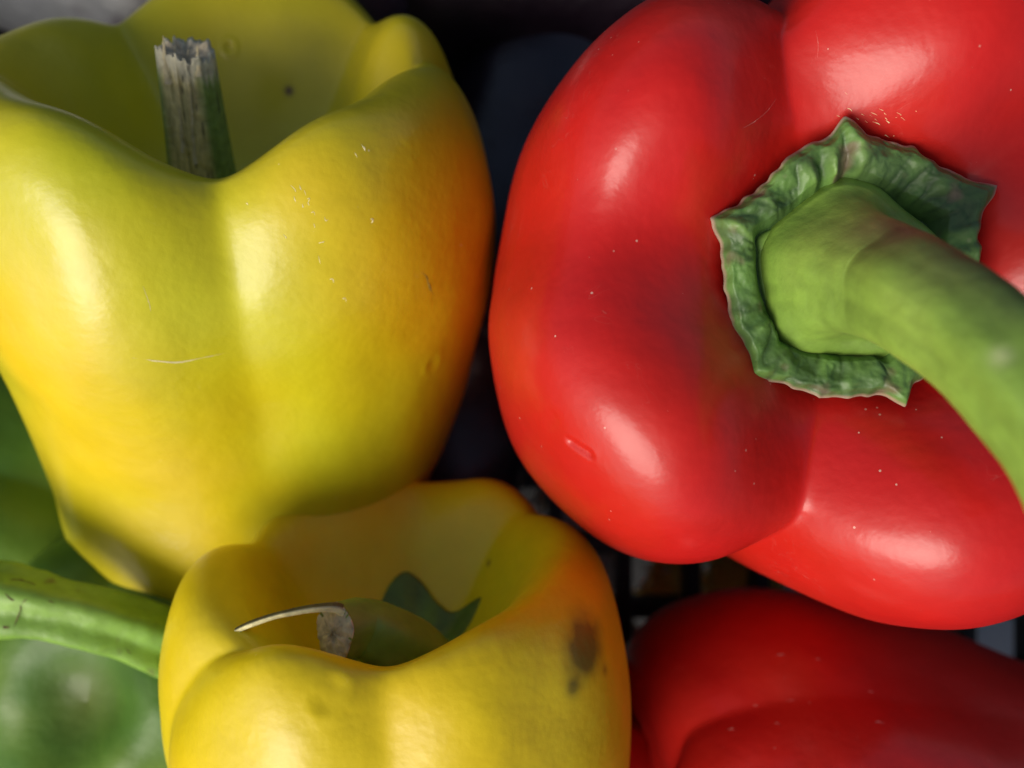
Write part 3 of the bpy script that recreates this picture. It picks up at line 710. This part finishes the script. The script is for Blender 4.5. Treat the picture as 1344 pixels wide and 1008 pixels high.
pepper('flesh', M_GRN, P(-60, 640, -9.5)+np.array([-3, 1.5, 0]), (-.9, .35, .15), G_prof, [(0, 3.9), (60, 3.6), (130, 3.9), (200, 3.7), (280, 3.8)], creases=gcr(70, 170, 300, .4), tintf=grn_tint(71), parent=g2, nt_=300, ns=180, seed=43, lump=.28)
g3 = empty('green_pepper', P(230, 960, -12)); put(g3, label='green pepper under the small yellow one with light green stem reaching left', category='pepper')
ax3 = np.array([-.45, .35, .82]); ax3 /= np.linalg.norm(ax3)
g3c = P(262, 900, -7.0)
pepper('flesh', M_GRN, g3c, ax3, G_prof, [(0, 3.2), (60, 3.4), (130, 3.1), (200, 3.2), (280, 3.0)], creases=gcr(20, 130, 255, .4), tintf=grn_tint(81), parent=g3, nt_=300, ns=180, seed=47, lump=.1)
def gstem_tint(W, th, u):
    c = np.zeros(W.shape)+np.array([.19, .36, .04]); n = vnoise(W, 1.2, 91, 3)
    c = mixc(c, [.12, .25, .03], np.clip(n*1.5, 0, 1)*.6)
    c = mixc(c, [.28, .45, .09], np.clip(-n*1.5, 0, 1)*.5)
    c = mixc(c, [.10, .05, .03], np.clip(vnoise(W, 4.5, 95, 2)*4-2.2, 0, 1)*.8)
    return c
gs, gsW = tube('stem', [P(300, 885, -6.4), P(262, 858, -5.4), P(215, 842, -4.6), P(150, 818, -4.1), P(85, 802, -3.8), P(20, 790, -3.7), P(-50, 783, -3.8), P(-90, 780, -3.9)],
     [.72, .66, .60, .55, .54, .62, .72, .78], M_STEM, g3, n=110, m=72, flute=.10, nfl=5, tintf=gstem_tint, noise=.05, seed=51)

M_BROWN = plain_mat('brown_crack', (.10, .05, .02), rough=.8, bump=.3, scale=700., var=.3)
for i_, (pts, w) in enumerate([([(2, 762), (20, 756), (40, 760), (58, 770)], .02), ([(4, 770), (14, 785), (24, 800), (20, 826)], .022), ([(24, 800), (38, 786), (56, 776)], .018), ([(66, 786), (74, 790)], .025), ([(170, 852), (176, 856)], .03), ([(8, 824), (14, 828)], .04)]):
    scar(gsW, pts, w, M_BROWN, gs, name='crack', seed=i_)

# =================================================================== AUBERGINES
def aub_tint(loc, td, u, W, disp):
    c = np.zeros(loc.shape)+np.array([.010, .006, .012]); n = vnoise(loc, .9, 64, 3)
    c = mixc(c, [.022, .012, .020], np.clip(n*1.5, 0, 1)*.7); return c
E_prof = [(0, .1), (.25, 0), (.42, -.3), (.55, -1), (.66, -2.5), (.78, -5), (.93, -8), (1, -11), (.96, -13.5), (.8, -15.5), (.5, -16.8), (.2, -17.2), (0, -17.2)]
M_CAPG = plain_mat('aubergine_cap', (.06, .10, .03), rough=.6, bump=.4, var=.3)
def cap_tint(W, th, u): return np.zeros(W.shape)+np.array([.07, .10, .03])
def sheen_tint(loc, td, u, W, disp):  # grey sky reflection painted into the skin colour, broken by darker patches
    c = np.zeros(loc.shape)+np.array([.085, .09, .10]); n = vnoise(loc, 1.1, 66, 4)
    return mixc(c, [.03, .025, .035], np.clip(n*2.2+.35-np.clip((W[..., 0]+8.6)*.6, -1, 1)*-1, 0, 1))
def aubergine(centre, axis, R, label, seed, tf=aub_tint, mat=None):
    e = empty('aubergine', centre); put(e, label=label, category='aubergine', group='aubergines behind the peppers')
    A = np.array(axis, float); A /= np.linalg.norm(A); c0 = np.array(centre)+A*8.5
    pepper('flesh', mat or M_AUB, c0, A, E_prof, [(0, R), (90, R*.97), (180, R), (270, R*.98)], tintf=tf, parent=e, nt_=240, ns=160, seed=seed, lump=.12)
    W = c0+A*-.1
    tube('cap', [W-A*1.9, W-A*1.2, W-A*.3, W+A*.15, W+A*.8, W+A*2.2], [R*.70, R*.62, R*.46, R*.25, .6, .5], M_STEM, e, n=50, m=40, flute=.08, tintf=cap_tint, noise=.05, seed=seed)
aubergine((-9.8, 11.6, -9.0), (-1, .22, .1), 4.2, 'dark aubergine with greyish sheen in the top left corner behind the yellow pepper', 2, sheen_tint, M_AUBS)
aubergine((1.4, 11.2, -9.8), (1, -.12, .05), 4.0, 'black purple aubergine between yellow and red pepper at the top edge', 5)
aubergine((-.9, 2.6, -10.2), (.35, 1, .05), 2.9, 'dark aubergine deep in the gap between big yellow and red pepper', 8)
